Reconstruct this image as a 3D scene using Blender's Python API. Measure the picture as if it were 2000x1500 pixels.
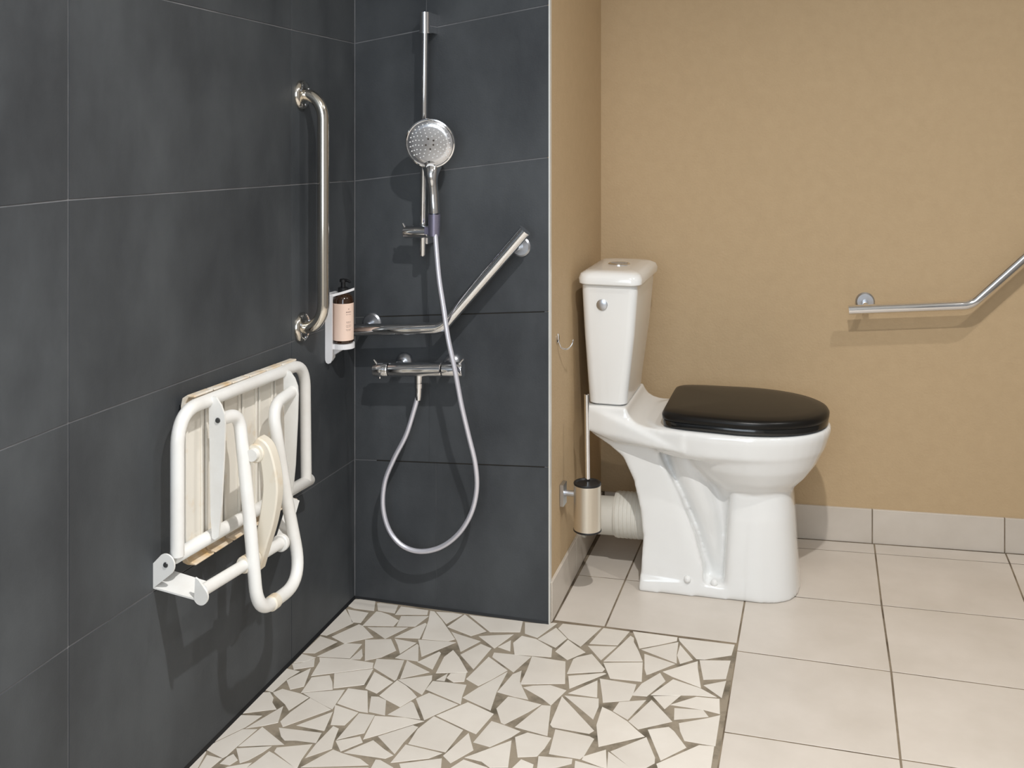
import bpy, bmesh, math, random
from mathutils import Vector, Matrix
from mathutils import noise as mnoise
PI = math.pi
random.seed(7)
scene = bpy.context.scene
for o in list(bpy.data.objects):
    bpy.data.objects.remove(o, do_unlink=True)
COL = scene.collection

# ------------------------------------------------------------------ camera
cam = bpy.data.cameras.new('camera')
cam.sensor_fit = 'HORIZONTAL'
cam.sensor_width = 36.0
cam.lens = 37.659
cam.shift_y = -0.2546
cam.clip_start = 0.02
camo = bpy.data.objects.new('camera', cam)
COL.objects.link(camo)
camo.location = (1.1359, -2.4886, 1.1986)
camo.rotation_euler = (PI / 2, 0, 0.2824)
scene.camera = camo

# ------------------------------------------------------------------ world, lights, exposure
world = bpy.data.worlds.new('world')
scene.world = world
world.use_nodes = True
world.node_tree.nodes['Background'].inputs[0].default_value = (0.75, 0.85, 1.0, 1)
world.node_tree.nodes['Background'].inputs[1].default_value = 0.35
scene.view_settings.view_transform = 'Standard'
scene.view_settings.look = 'None'
scene.view_settings.gamma = 1.0
scene.view_settings.use_curve_mapping = False
scene.view_settings.exposure = -0.12

def area_light(name, loc, rot, shape, sx, sy, energy, color, spread=PI):
    l = bpy.data.lights.new(name, 'AREA')
    l.shape = shape
    l.size = sx
    l.size_y = sy
    l.energy = energy
    l.color = color
    l.spread = spread
    o = bpy.data.objects.new(name, l)
    COL.objects.link(o)
    o.location = loc
    o.rotation_euler = rot
    return o

# ceiling downlights: (x, y, watts, beam spread); the last is added as weak fill
DOWNLIGHTS = [(1.19, -1.42, 38.0, math.radians(140)), (1.95, -0.50, 13.0, PI), (1.30, -2.95, 5.0, PI)]
CEIL = 2.40
for lx, ly, w, sp in DOWNLIGHTS:
    area_light('downlight_lamp', (lx, ly, CEIL - 0.034), (0, 0, 0), 'DISK', 0.05, 0.05, w, (1.0, 0.985, 0.965), sp)
# daylight through the window in the wall behind the camera
area_light('window_daylight', (0.95, -3.36, 1.45), (PI / 2, 0, 0), 'RECTANGLE', 1.5, 1.5, 33.0, (0.80, 0.90, 1.0))

# ------------------------------------------------------------------ materials
def nodes_of(m):
    m.use_nodes = True
    nt = m.node_tree
    return nt, nt.nodes, nt.links, nt.nodes['Principled BSDF']

def setp(b, **kw):
    for k, v in kw.items():
        b.inputs[k.replace('_', ' ')].default_value = v

def simple(name, col, rough=0.5, metal=0.0, noise_amt=0.06, noise_scale=30.0, bump=0.0, coat=0.0, bump_scale=None, rand=0.0):
    m = bpy.data.materials.new(name)
    nt, N, L, b = nodes_of(m)
    setp(b, Roughness=rough, Metallic=metal)
    if coat:
        b.inputs['Coat Weight'].default_value = coat
        b.inputs['Coat Roughness'].default_value = 0.04
    tc = N.new('ShaderNodeTexCoord')
    nz = N.new('ShaderNodeTexNoise')
    nz.inputs['Scale'].default_value = noise_scale
    nz.inputs['Detail'].default_value = 4
    L.new(tc.outputs['Object'], nz.inputs['Vector'])
    mr = N.new('ShaderNodeMapRange')
    mr.inputs['To Min'].default_value = 1 - noise_amt
    mr.inputs['To Max'].default_value = 1 + noise_amt
    L.new(nz.outputs['Fac'], mr.inputs['Value'])
    mx = N.new('ShaderNodeVectorMath')
    mx.operation = 'SCALE'
    mx.inputs[0].default_value = col[:3]
    src = mr.outputs['Result']
    if rand:
        oi = N.new('ShaderNodeObjectInfo')
        m2 = N.new('ShaderNodeMapRange')
        m2.inputs['To Min'].default_value = 1 - rand
        m2.inputs['To Max'].default_value = 1 + rand
        L.new(oi.outputs['Random'], m2.inputs['Value'])
        mm = N.new('ShaderNodeMath')
        mm.operation = 'MULTIPLY'
        L.new(src, mm.inputs[0])
        L.new(m2.outputs['Result'], mm.inputs[1])
        src = mm.outputs[0]
    L.new(src, mx.inputs['Scale'])
    L.new(mx.outputs['Vector'], b.inputs['Base Color'])
    if bump:
        n2 = N.new('ShaderNodeTexNoise')
        n2.inputs['Scale'].default_value = bump_scale or noise_scale * 4
        n2.inputs['Detail'].default_value = 3
        L.new(tc.outputs['Object'], n2.inputs['Vector'])
        bp = N.new('ShaderNodeBump')
        bp.inputs['Strength'].default_value = bump
        bp.inputs['Distance'].default_value = 0.002
        L.new(n2.outputs['Fac'], bp.inputs['Height'])
        L.new(bp.outputs['Normal'], b.inputs['Normal'])
    return m

def two_tone(name, c1, c2, scale, lo, hi, rough=0.6, bump=0.0, bump_scale=150, detail=5, rand=0.0, stretch=None, rough2=None):
    """noise driven mix of two colours"""
    m = bpy.data.materials.new(name)
    nt, N, L, b = nodes_of(m)
    setp(b, Roughness=rough)
    tc = N.new('ShaderNodeTexCoord')
    vec = tc.outputs['Object']
    if stretch:
        mp = N.new('ShaderNodeMapping')
        mp.inputs['Scale'].default_value = stretch
        L.new(vec, mp.inputs['Vector'])
        vec = mp.outputs['Vector']
    nz = N.new('ShaderNodeTexNoise')
    nz.inputs['Scale'].default_value = scale
    nz.inputs['Detail'].default_value = detail
    nz.inputs['Roughness'].default_value = 0.6
    L.new(vec, nz.inputs['Vector'])
    cr = N.new('ShaderNodeValToRGB')
    cr.color_ramp.elements[0].position = lo
    cr.color_ramp.elements[1].position = hi
    cr.color_ramp.elements[0].color = (*c1, 1)
    cr.color_ramp.elements[1].color = (*c2, 1)
    L.new(nz.outputs['Fac'], cr.inputs['Fac'])
    out = cr.outputs['Color']
    if rand:
        oi = N.new('ShaderNodeObjectInfo')
        m2 = N.new('ShaderNodeMapRange')
        m2.inputs['To Min'].default_value = 1 - rand
        m2.inputs['To Max'].default_value = 1 + rand
        L.new(oi.outputs['Random'], m2.inputs['Value'])
        mx = N.new('ShaderNodeVectorMath')
        mx.operation = 'SCALE'
        L.new(out, mx.inputs[0])
        L.new(m2.outputs['Result'], mx.inputs['Scale'])
        out = mx.outputs['Vector']
    L.new(out, b.inputs['Base Color'])
    if rough2 is not None:
        mr = N.new('ShaderNodeMapRange')
        mr.inputs['To Min'].default_value = rough
        mr.inputs['To Max'].default_value = rough2
        L.new(nz.outputs['Fac'], mr.inputs['Value'])
        L.new(mr.outputs['Result'], b.inputs['Roughness'])
    if bump:
        n2 = N.new('ShaderNodeTexNoise')
        n2.inputs['Scale'].default_value = bump_scale
        n2.inputs['Detail'].default_value = 3
        L.new(tc.outputs['Object'], n2.inputs['Vector'])
        bp = N.new('ShaderNodeBump')
        bp.inputs['Strength'].default_value = bump
        bp.inputs['Distance'].default_value = 0.002
        L.new(n2.outputs['Fac'], bp.inputs['Height'])
        L.new(bp.outputs['Normal'], b.inputs['Normal'])
    return m

M = {}
M['slate'] = two_tone('slate_tile', (0.037, 0.0405, 0.0450), (0.073, 0.079, 0.085), 4.0, 0.35, 0.68, rough=0.42, rough2=0.62,
                      bump=0.12, bump_scale=220, detail=8, rand=0.06, stretch=(1, 1, 0.6))
M['slate'].node_tree.nodes['Principled BSDF'].inputs['Specular IOR Level'].default_value = 0.32
M['slate_grout'] = two_tone('slate_grout', (0.13, 0.133, 0.138), (0.21, 0.21, 0.217), 9.0, 0.35, 0.65, rough=0.9)
M['beige'] = two_tone('beige_paint', (0.490, 0.355, 0.206), (0.515, 0.375, 0.220), 30.0, 0.3, 0.7, rough=0.75, bump=0.45, bump_scale=160)
M['floor_tile'] = two_tone('cream_floor_tile', (0.575, 0.520, 0.455), (0.66, 0.602, 0.538), 5.0, 0.3, 0.7, rough=0.30, rough2=0.42, bump=0.04, bump_scale=90, rand=0.03)
M['mosaic'] = two_tone('broken_tile_glaze', (0.66, 0.605, 0.535), (0.75, 0.70, 0.63), 6.0, 0.3, 0.7, rough=0.28, rough2=0.40, bump=0.04, bump_scale=90, rand=0.05)
M['base_tile'] = two_tone('skirting_tile', (0.55, 0.49, 0.42), (0.62, 0.56, 0.49), 6.0, 0.3, 0.7, rough=0.35, bump=0.05, bump_scale=90, rand=0.03)
M['floor_grout'] = two_tone('brown_grout', (0.075, 0.05, 0.03), (0.27, 0.215, 0.15), 9.0, 0.30, 0.62, rough=0.95, bump=0.4, bump_scale=300)
M['mosaic_grout'] = two_tone('mosaic_grout', (0.10, 0.082, 0.055), (0.30, 0.25, 0.185), 13.0, 0.30, 0.52, rough=0.95, bump=0.5, bump_scale=260)
M['silicone'] = simple('black_silicone', (0.008, 0.008, 0.009), 0.45, noise_amt=0.3)
M['grey_paint'] = simple('grey_wall_paint', (0.27, 0.26, 0.25), 0.9)
M['white_paint'] = simple('ceiling_white', (0.80, 0.79, 0.76), 0.9)
M['chrome'] = simple('polished_chrome', (0.82, 0.82, 0.83), 0.07, 1.0, 0.02)
M['steel'] = simple('polished_steel', (0.74, 0.70, 0.63), 0.12, 1.0, 0.03)
M['satin'] = simple('satin_steel', (0.60, 0.62, 0.66), 0.34, 1.0, 0.04)
M['brushed'] = two_tone('brushed_champagne_steel', (0.70, 0.64, 0.54), (0.80, 0.74, 0.64), 60.0, 0.3, 0.7, rough=0.36, stretch=(1, 1, 0.05))
M['brushed'].node_tree.nodes['Principled BSDF'].inputs['Metallic'].default_value = 0.9
M['alu'] = simple('white_aluminium', (0.72, 0.71, 0.67), 0.35, 0.3, 0.03)
M['ceramic'] = simple('white_ceramic', (0.80, 0.80, 0.785), 0.16, 0.0, 0.012, 8.0, coat=0.6)
M['black'] = simple('black_gloss_plastic', (0.006, 0.006, 0.006), 0.14, 0.0, 0.05, coat=0.3)
M['lid_black'] = simple('black_lid_plastic', (0.009, 0.008, 0.007), 0.30, 0.0, 0.08)
for k in ('lid_black',):
    M[k].node_tree.nodes['Principled BSDF'].inputs['Specular IOR Level'].default_value = 0.22
M['black_matte'] = simple('black_plastic', (0.010, 0.010, 0.011), 0.42, 0.0, 0.1)
M['pipe'] = two_tone('white_plastic_pipe', (0.62, 0.60, 0.53), (0.72, 0.70, 0.64), 12.0, 0.3, 0.7, rough=0.45)
M['powder'] = two_tone('white_powder_coat', (0.76, 0.74, 0.70), (0.82, 0.81, 0.78), 14.0, 0.3, 0.6, rough=0.35)
M['hose'] = simple('silver_hose', (0.78, 0.77, 0.84), 0.30, 0.55, 0.02)
M['bottle'] = simple('amber_plastic', (0.030, 0.012, 0.004), 0.10, 0.0, 0.1, coat=0.4)
M['label'] = simple('pink_label', (0.86, 0.645, 0.53), 0.55, 0.0, 0.02)
M['print'] = simple('grey_print', (0.30, 0.20, 0.17), 0.6)
M['white_plastic'] = simple('white_plastic', (0.80, 0.79, 0.80), 0.38, 0.0, 0.02)
M['head_face'] = simple('shower_face', (0.68, 0.68, 0.70), 0.18, 0.85, 0.03)
M['nozzle'] = simple('pale_nozzle', (0.80, 0.80, 0.80), 0.5)
M['nozzle_dark'] = simple('dark_nozzle', (0.04, 0.03, 0.02), 0.4)
M['clip'] = simple('fringe_tint_clip', (0.36, 0.34, 0.46), 0.25, 0.8)  # dark chrome; purple chromatic fringe of the lens mixed into the colour
M['screw'] = simple('dark_screw', (0.10, 0.10, 0.10), 0.4, 0.6)
M['gap'] = simple('dark_gap', (0.010, 0.008, 0.005), 0.8)

def stained(name, base, stain):
    """aged plastic: orange soap and rust marks, at the slat ends mostly and in scattered blots"""
    m = bpy.data.materials.new(name)
    nt, N, L, b = nodes_of(m)
    setp(b, Roughness=0.42)
    tc = N.new('ShaderNodeTexCoord')
    nz = N.new('ShaderNodeTexNoise')
    nz.inputs['Scale'].default_value = 22.0
    nz.inputs['Detail'].default_value = 6
    L.new(tc.outputs['Object'], nz.inputs['Vector'])
    sx = N.new('ShaderNodeSeparateXYZ')
    L.new(tc.outputs['Generated'], sx.inputs[0])
    dist = N.new('ShaderNodeMath')
    dist.operation = 'PINGPONG'
    dist.inputs[1].default_value = 0.5
    L.new(sx.outputs['Z'], dist.inputs[0])
    endm = N.new('ShaderNodeMapRange')
    endm.inputs['From Min'].default_value = 0.13
    endm.inputs['From Max'].default_value = 0.03
    endm.inputs['To Min'].default_value = 0.0
    endm.inputs['To Max'].default_value = 0.22
    L.new(dist.outputs[0], endm.inputs['Value'])
    add = N.new('ShaderNodeMath')
    add.operation = 'ADD'
    L.new(nz.outputs['Fac'], add.inputs[0])
    L.new(endm.outputs['Result'], add.inputs[1])
    cr = N.new('ShaderNodeValToRGB')
    cr.color_ramp.elements[0].position = 0.60
    cr.color_ramp.elements[1].position = 1.0
    cr.color_ramp.elements[0].color = (*base, 1)
    cr.color_ramp.elements[1].color = (*stain, 1)
    L.new(add.outputs[0], cr.inputs['Fac'])
    L.new(cr.outputs['Color'], b.inputs['Base Color'])
    return m
M['slat'] = stained('aged_slat_plastic', (0.83, 0.79, 0.71), (0.68, 0.43, 0.17))
M['cream'] = stained('cream_plastic', (0.76, 0.70, 0.59), (0.64, 0.46, 0.25))

# ------------------------------------------------------------------ mesh helpers
def finish(name, verts, faces, mat, parent=None, smooth=False, origin=None, auto=None):
    """origin: world point the vertices are made relative to (the parent thing's base)"""
    if origin is not None:
        ox, oy, oz = origin
        verts = [(v[0] - ox, v[1] - oy, v[2] - oz) for v in verts]
    me = bpy.data.meshes.new(name)
    me.from_pydata([tuple(v) for v in verts], [], faces)
    bm = bmesh.new()
    bm.from_mesh(me)
    bmesh.ops.recalc_face_normals(bm, faces=bm.faces)
    bm.to_mesh(me)
    bm.free()
    if smooth:
        for p in me.polygons:
            p.use_smooth = True
        if auto:
            me.set_sharp_from_angle(angle=math.radians(auto))
    me.materials.append(M[mat] if isinstance(mat, str) else mat)
    o = bpy.data.objects.new(name, me)
    COL.objects.link(o)
    if parent is not None:
        o.parent = parent
    return o

class Geo:
    def __init__(self):
        self.v = []
        self.f = []
    def add(self, v, f):
        n = len(self.v)
        self.v += [tuple(p) for p in v]
        self.f += [tuple(i + n for i in q) for q in f]
        return self
    def box(self, x0, x1, y0, y1, z0, z1):
        v = [(x0, y0, z0), (x1, y0, z0), (x1, y1, z0), (x0, y1, z0), (x0, y0, z1), (x1, y0, z1), (x1, y1, z1), (x0, y1, z1)]
        return self.add(v, [(0, 3, 2, 1), (4, 5, 6, 7), (0, 1, 5, 4), (1, 2, 6, 5), (2, 3, 7, 6), (3, 0, 4, 7)])
    def rings(self, rings, cap0=True, cap1=True, close=True):
        n = len(rings[0])
        base = len(self.v)
        for r in rings:
            self.v += [tuple(p) for p in r]
        for i in range(len(rings) - 1):
            for j in range(n if close else n - 1):
                a = base + i * n + j
                b = base + i * n + (j + 1) % n
                self.f.append((a, b, b + n, a + n))
        if cap0:
            self.f.append(tuple(base + j for j in reversed(range(n))))
        if cap1:
            self.f.append(tuple(base + (len(rings) - 1) * n + j for j in range(n)))
        return self
    def tube(self, path, r, n=20, caps=True, closed=False):
        P = [Vector(p) for p in path]
        if not isinstance(r, (list, tuple)):
            r = [r] * len(P)
        T = []
        for i in range(len(P)):
            if closed:
                t = P[(i + 1) % len(P)] - P[i - 1]
            else:
                t = P[min(i + 1, len(P) - 1)] - P[max(i - 1, 0)]
            T.append(t.normalized())
        ref = Vector((0, 0, 1)) if abs(T[0].z) < 0.9 else Vector((1, 0, 0))
        u = (ref - T[0] * ref.dot(T[0])).normalized()
        rings = []
        for i in range(len(P)):
            u = (u - T[i] * u.dot(T[i])).normalized()
            w = T[i].cross(u)
            rings.append([P[i] + (u * math.cos(2 * PI * k / n) + w * math.sin(2 * PI * k / n)) * r[i] for k in range(n)])
        if closed:
            rings.append(rings[0])
            return self.rings(rings, False, False)
        return self.rings(rings, caps, caps)
    def cyl(self, a, b, r, r2=None, n=28, bev=0.0):
        a, b = Vector(a), Vector(b)
        r2 = r if r2 is None else r2
        d = (b - a).normalized()
        if bev:
            return self.tube([a, a + d * 1e-5, a + d * bev, b - d * bev, b - d * 1e-5, b], [r - bev, r - bev, r, r2, r2 - bev, r2 - bev], n)
        return self.tube([a, b], [r, r2], n)
    def lathe(self, base, axis, prof, n=32, cap0=True, cap1=True):
        """prof: list of (distance along axis, radius)"""
        base, axis = Vector(base), Vector(axis).normalized()
        ref = Vector((0, 0, 1)) if abs(axis.z) < 0.9 else Vector((1, 0, 0))
        u = (ref - axis * ref.dot(axis)).normalized()
        w = axis.cross(u)
        rings = [[base + axis * d + (u * math.cos(2 * PI * k / n) + w * math.sin(2 * PI * k / n)) * max(r, 1e-5) for k in range(n)] for d, r in prof]
        return self.rings(rings, cap0, cap1)
    def prism(self, poly, axis, a, b):
        """poly: 2-D outline; axis 0 -> (y,z), 1 -> (x,z), 2 -> (x,y)"""
        def pt(q, t):
            return {0: (t, q[0], q[1]), 1: (q[0], t, q[1]), 2: (q[0], q[1], t)}[axis]
        return self.rings([[pt(q, a) for q in poly], [pt(q, b) for q in poly]])
    def plate(self, poly3, nrm, gap, th, bev):
        """bevelled slab on a flat outline of 3-D points (any winding), face at the outline's plane, body behind it"""
        n = Vector(nrm).normalized()
        P = [Vector(p) for p in poly3]
        area = Vector((0, 0, 0))
        for i in range(len(P)):
            area += P[i].cross(P[(i + 1) % len(P)])
        if area.dot(n) < 0:
            P = P[::-1]
        def inset(d):
            out = []
            m = len(P)
            for i in range(m):
                e0 = (P[i] - P[i - 1]).normalized()
                e1 = (P[(i + 1) % m] - P[i]).normalized()
                n0, n1 = n.cross(e0), n.cross(e1)
                k = 1 + n0.dot(n1)
                off = (n0 + n1) / max(k, 0.35)
                out.append(P[i] + off * d)
            return out
        a, b = inset(gap), inset(gap + bev)
        return self.rings([[p - n * th for p in a], [p - n * bev for p in a], b])
    def shift(self, d):
        self.v = [(p[0] + d[0], p[1] + d[1], p[2] + d[2]) for p in self.v]
        return self
    def obj(self, name, mat, parent=None, smooth=False, origin=None, auto=None):
        return finish(name, self.v, self.f, mat, parent, smooth, origin, auto)

def fillet(pts, r, n=8):
    """round the corners of a polyline; r may be a number or one radius per inner point"""
    P = [Vector(p) for p in pts]
    out = [P[0]]
    for i in range(1, len(P) - 1):
        rr = r[i - 1] if isinstance(r, (list, tuple)) else r
        a, b = (P[i - 1] - P[i]), (P[i + 1] - P[i])
        ang = a.angle(b)
        d = min(rr / math.tan(ang / 2), a.length * 0.49, b.length * 0.49)
        s, e = P[i] + a.normalized() * d, P[i] + b.normalized() * d
        for k in range(n + 1):
            t = k / n
            out.append(s * (1 - t) ** 2 + P[i] * 2 * t * (1 - t) + e * t * t)
    out.append(P[-1])
    return out

def spline(pts, n=8):
    P = [Vector(p) for p in pts]
    P = [P[0] * 2 - P[1]] + P + [P[-1] * 2 - P[-2]]
    out = []
    for i in range(1, len(P) - 2):
        for k in range(n):
            t = k / n
            p0, p1, p2, p3 = P[i - 1], P[i], P[i + 1], P[i + 2]
            out.append(0.5 * ((2 * p1) + (p2 - p0) * t + (2 * p0 - 5 * p1 + 4 * p2 - p3) * t * t + (3 * p1 - p0 - 3 * p2 + p3) * t ** 3))
    out.append(P[-2])
    return out

def tag(o, label=None, cat=None, group=None, kind=None):
    if label: o['label'] = label
    if cat: o['category'] = cat
    if group: o['group'] = group
    if kind: o['kind'] = kind
    return o

def thing(name, loc, label, cat, group=None):
    o = bpy.data.objects.new(name, None)
    COL.objects.link(o)
    o.empty_display_size = 0.05
    o.location = loc
    return tag(o, label, cat, group)

def struct(o):
    o['kind'] = 'structure'
    return o

# ------------------------------------------------------------------ room shell
LX = 0.506            # right end of the slate-tiled partition
RX = 2.40             # right wall
FY = -3.42            # wall behind the camera
def yr(x):            # face of the skirting along the rear wall (that wall runs a little askew)
    return 0.663 + 0.09 * (x - 0.5)

# floor: grout bed, then every tile on it
floor = struct(Geo().box(0, RX + 0.1, FY - 0.1, 0.95, -0.12, -0.0007).obj('floor', 'floor_grout'))
struct(floor)
bed = Geo().box(0.001, 0.947, FY, 0.012, -0.0030, -0.0004).obj('mosaic_bed', 'mosaic_grout', floor)

def r0(x): return 0.6594 + 0.09 * (x - 1.274)
def r1(x): return 0.267 + 0.046 * x
def rb(x): return 0.0145 + 0.014 * x
def r2(x): return -0.0085
def r3(x): return -0.346
cols = [0.512, 0.638, 0.948, 1.2765, 1.625, 1.96, 2.295, RX - 0.004]
def cx(i, row):       # joints drift by a few millimetres
    return cols[i] + {(4, 2): -0.005, (2, 3): -0.001, (3, 3): 0.003}.get((i, row), 0)
rows_r = [lambda x: yr(x) - 0.003, r0, r1, r2, r3] + [(lambda x, k=k: -0.346 - 0.335 * k) for k in range(1, 10)]
for j in range(len(rows_r) - 1):
    for i in range(len(cols) - 1):
        if i < 2 and j >= 2:
            if j > 2:
                continue
            top, bot = r1, rb            # cut tiles meeting the mosaic
        else:
            top, bot = rows_r[j], rows_r[j + 1]
        xa, xb, xa2, xb2 = cx(i, j), cx(i + 1, j), cx(i, j + 1), cx(i + 1, j + 1)
        g = 0.0022
        P = [(xa, top(xa), 0), (xb, top(xb), 0), (xb2, bot(xb2), 0), (xa2, bot(xa2), 0)]
        if P[2][1] < FY: continue
        Geo().plate(P, (0, 0, 1), g, 0.006, 0.0003).obj('floor_tile', 'floor_tile', floor)

MOS = """24,-55 76,-54 58,-4 18,-3 4,-10 4,-47;85,-49 130,-52 121,-9 73,-9 67,-13;134,-58 209,-37 203,-14 131,-13;5,-202 21,-202 54,-127 4,-64;50,-124 71,-121 67,-67 10,-64;81,-133 153,-115 154,-84 120,-63 96,-55 83,-55;160,-113 203,-102 215,-43 151,-61;223,-64 241,-156 303,-148 315,-135 254,-55 220,-16 209,-15;35,-204 77,-225 129,-179 82,-134 70,-129;121,-152 158,-178 188,-112 96,-137;203,-111 177,-166 235,-155 225,-83 220,-78;155,-285 184,-261 204,-223 172,-176 116,-196;198,-198 218,-233 235,-176 180,-172;215,-255 257,-255 270,-255 244,-186 239,-181;251,-194 270,-233 322,-149 302,-151 234,-161;44,-297 118,-285 117,-217 79,-224;120,-288 142,-282 141,-267 126,-237;6,-292 32,-286 58,-223 8,-209;60,-316 70,-378 184,-310 177,-289 116,-289 51,-300;7,-339 29,-325 43,-303 6,-297;21,-364 57,-340 43,-308 22,-334 6,-343;4,-458 22,-461 27,-400 37,-368 4,-365;32,-397 28,-410 53,-441 75,-422 54,-349;81,-446 139,-416 125,-389 107,-365 74,-384;139,-411 195,-380 187,-313 114,-355;106,-457 149,-477 172,-486 170,-467 164,-410 86,-446;30,-468 70,-496 89,-515 105,-459 81,-450 36,-444 24,-462;4,-551 62,-518 41,-497 35,-481 17,-463 4,-468;4,-656 35,-593 46,-548 4,-558;53,-553 38,-597 67,-579 89,-561 70,-504;4,-662 4,-683 47,-698 51,-689 53,-662 61,-594 34,-602;56,-656 137,-626 67,-584;95,-520 92,-556 106,-572 170,-488 109,-460;130,-560 191,-562 177,-495;119,-603 132,-613 153,-607 194,-604 189,-570 100,-577;87,-703 98,-690 111,-660 117,-638 56,-663;54,-693 52,-715 72,-714 78,-696 60,-681;4,-744 4,-753 22,-746 19,-737 7,-691 4,-687;22,-738 26,-745 42,-740 43,-730 47,-700 14,-698;112,-696 107,-712 106,-726 204,-697 193,-688 134,-659 121,-654;131,-652 194,-688 197,-686 192,-661 189,-610 129,-639;71,-720 63,-738 101,-727 106,-712 107,-696;196,-607 197,-654 232,-613 224,-587 215,-547 201,-542;181,-497 194,-539 221,-533 228,-483 171,-470;172,-463 228,-478 247,-478 212,-401 169,-403;248,-474 284,-477 264,-424 244,-416 229,-419;228,-583 262,-553 270,-547 264,-483 231,-485;277,-567 300,-545 345,-498 368,-475 326,-474 266,-485;204,-393 235,-405 250,-353 195,-324;186,-308 251,-346 253,-340 238,-259 177,-271;260,-335 311,-292 258,-266 245,-258;270,-258 313,-279 306,-206 300,-200;244,-411 262,-421 302,-440 321,-394 301,-374 283,-359 256,-343;257,-340 299,-366 328,-383 327,-322 321,-303;319,-220 326,-292 391,-269 352,-213 328,-185;329,-361 418,-395 411,-365 405,-320 356,-322 331,-325;322,-401 350,-444 367,-471 380,-449 413,-398 340,-372;289,-473 358,-471 323,-418 316,-414;337,-319 355,-318 351,-286;357,-284 355,-304 375,-317 396,-308 389,-271;385,-449 463,-482 482,-489 494,-411 455,-394 430,-384;484,-400 475,-328 474,-242 451,-288 433,-323 414,-370;397,-297 431,-317 450,-284 472,-237 415,-192;351,-200 399,-253 409,-153 380,-140;322,-141 347,-187 375,-128 314,-110 295,-103;277,-82 346,-110 373,-78 297,-10;270,-69 291,-12 265,-10 225,-16;383,-79 451,-60 442,-5 308,-10;464,-63 497,-75 524,8 509,7 505,-3 449,-9;416,-151 439,-75 393,-93 364,-106;422,-143 454,-154 441,-104;450,-114 468,-165 550,-154 542,-114 496,-82 460,-76;423,-190 487,-241 506,-165 468,-166 421,-170;513,-222 515,-285 606,-256 585,-164 508,-163;488,-250 477,-329 518,-337 547,-339 524,-299 511,-275 502,-230;575,-327 598,-347 615,-282 578,-271 543,-283 525,-296;494,-390 518,-437 526,-441 560,-385 578,-350 516,-340 504,-340;549,-444 618,-456 598,-350 580,-352;613,-348 614,-416 621,-424 695,-426 702,-413 612,-308;692,-374 693,-325 687,-295 617,-303;622,-292 683,-291 670,-224;620,-273 683,-191 678,-189 606,-223;673,-185 676,-172 635,-115 606,-138 600,-149 601,-214;553,-126 588,-156 619,-111 568,-65;500,-81 549,-109 564,-59 527,-15;533,-16 568,-60 603,-88 630,15 538,10;620,-69 683,-58 698,15 636,15;660,-136 682,-65 619,-80;667,-139 750,-115 734,-72 716,-32 713,-13 704,-5;695,-208 762,-202 751,-120 668,-146;722,-24 734,-59 774,-30 811,0 810,18 706,18;824,-103 819,-62 815,-5 739,-63;821,-67 832,-103 857,-78 821,-17;817,3 864,-71 882,-68 938,-33 941,19 814,16;760,-147 768,-171 773,-167 821,-107 749,-81;800,-148 822,-163 887,-192 871,-109 868,-81;889,-157 935,-140 938,-58 872,-75;764,-210 752,-262 782,-258 811,-186 795,-155;790,-250 879,-226 923,-221 887,-195 826,-174;892,-180 933,-220 936,-149;825,-296 850,-234 795,-254;834,-277 902,-277 935,-283 929,-226 882,-231;693,-283 699,-307 750,-284 753,-256 753,-217 674,-215;725,-333 759,-356 783,-273 731,-296;762,-361 785,-384 846,-338 824,-308 802,-279 794,-269;703,-392 722,-464 801,-405 784,-389 759,-362 721,-334 701,-324;849,-330 914,-300 901,-278 844,-287;866,-368 878,-398 909,-399 937,-399 936,-288 911,-307 860,-340;843,-475 884,-420 854,-371 842,-359 804,-380;793,-514 820,-506 833,-487 831,-469 805,-407 747,-473;837,-488 844,-507 936,-481 935,-401 907,-405;752,-534 797,-521 793,-514 743,-475;701,-503 700,-514 741,-527 750,-527 737,-470;636,-513 696,-513 701,-501 708,-441 698,-435 628,-430;559,-478 582,-540 616,-527 623,-498 627,-461 578,-456;627,-568 662,-550 684,-532 682,-517 619,-526;486,-569 520,-572 541,-586 573,-576 555,-491;579,-584 619,-573 616,-554 590,-545;694,-551 743,-537 742,-529 689,-521;486,-517 521,-523 551,-481 563,-456 526,-444 498,-437;445,-575 466,-593 494,-542 467,-490;366,-504 367,-557 445,-563 453,-483 381,-453;358,-623 422,-590 440,-568 363,-561;375,-622 387,-640 456,-620 445,-584;467,-617 544,-595 536,-587 486,-576;354,-595 356,-555 364,-498 352,-495 301,-550;260,-618 343,-614 353,-600 328,-586 297,-565;252,-616 280,-577 267,-560 228,-587;203,-683 321,-642 298,-628 257,-621 236,-615;330,-657 372,-644 368,-636 336,-621 327,-622;209,-696 329,-661 324,-649 204,-686"""
for poly in MOS.split(';'):
    pts = [tuple(float(c) / 1000 for c in q.split(',')) for q in poly.split()]
    Geo().plate([(x, y, 0) for x, y in pts], (0, 0, 1), -0.0004, 0.005, 0.0003).obj('mosaic_tile', 'mosaic', floor)

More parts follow.
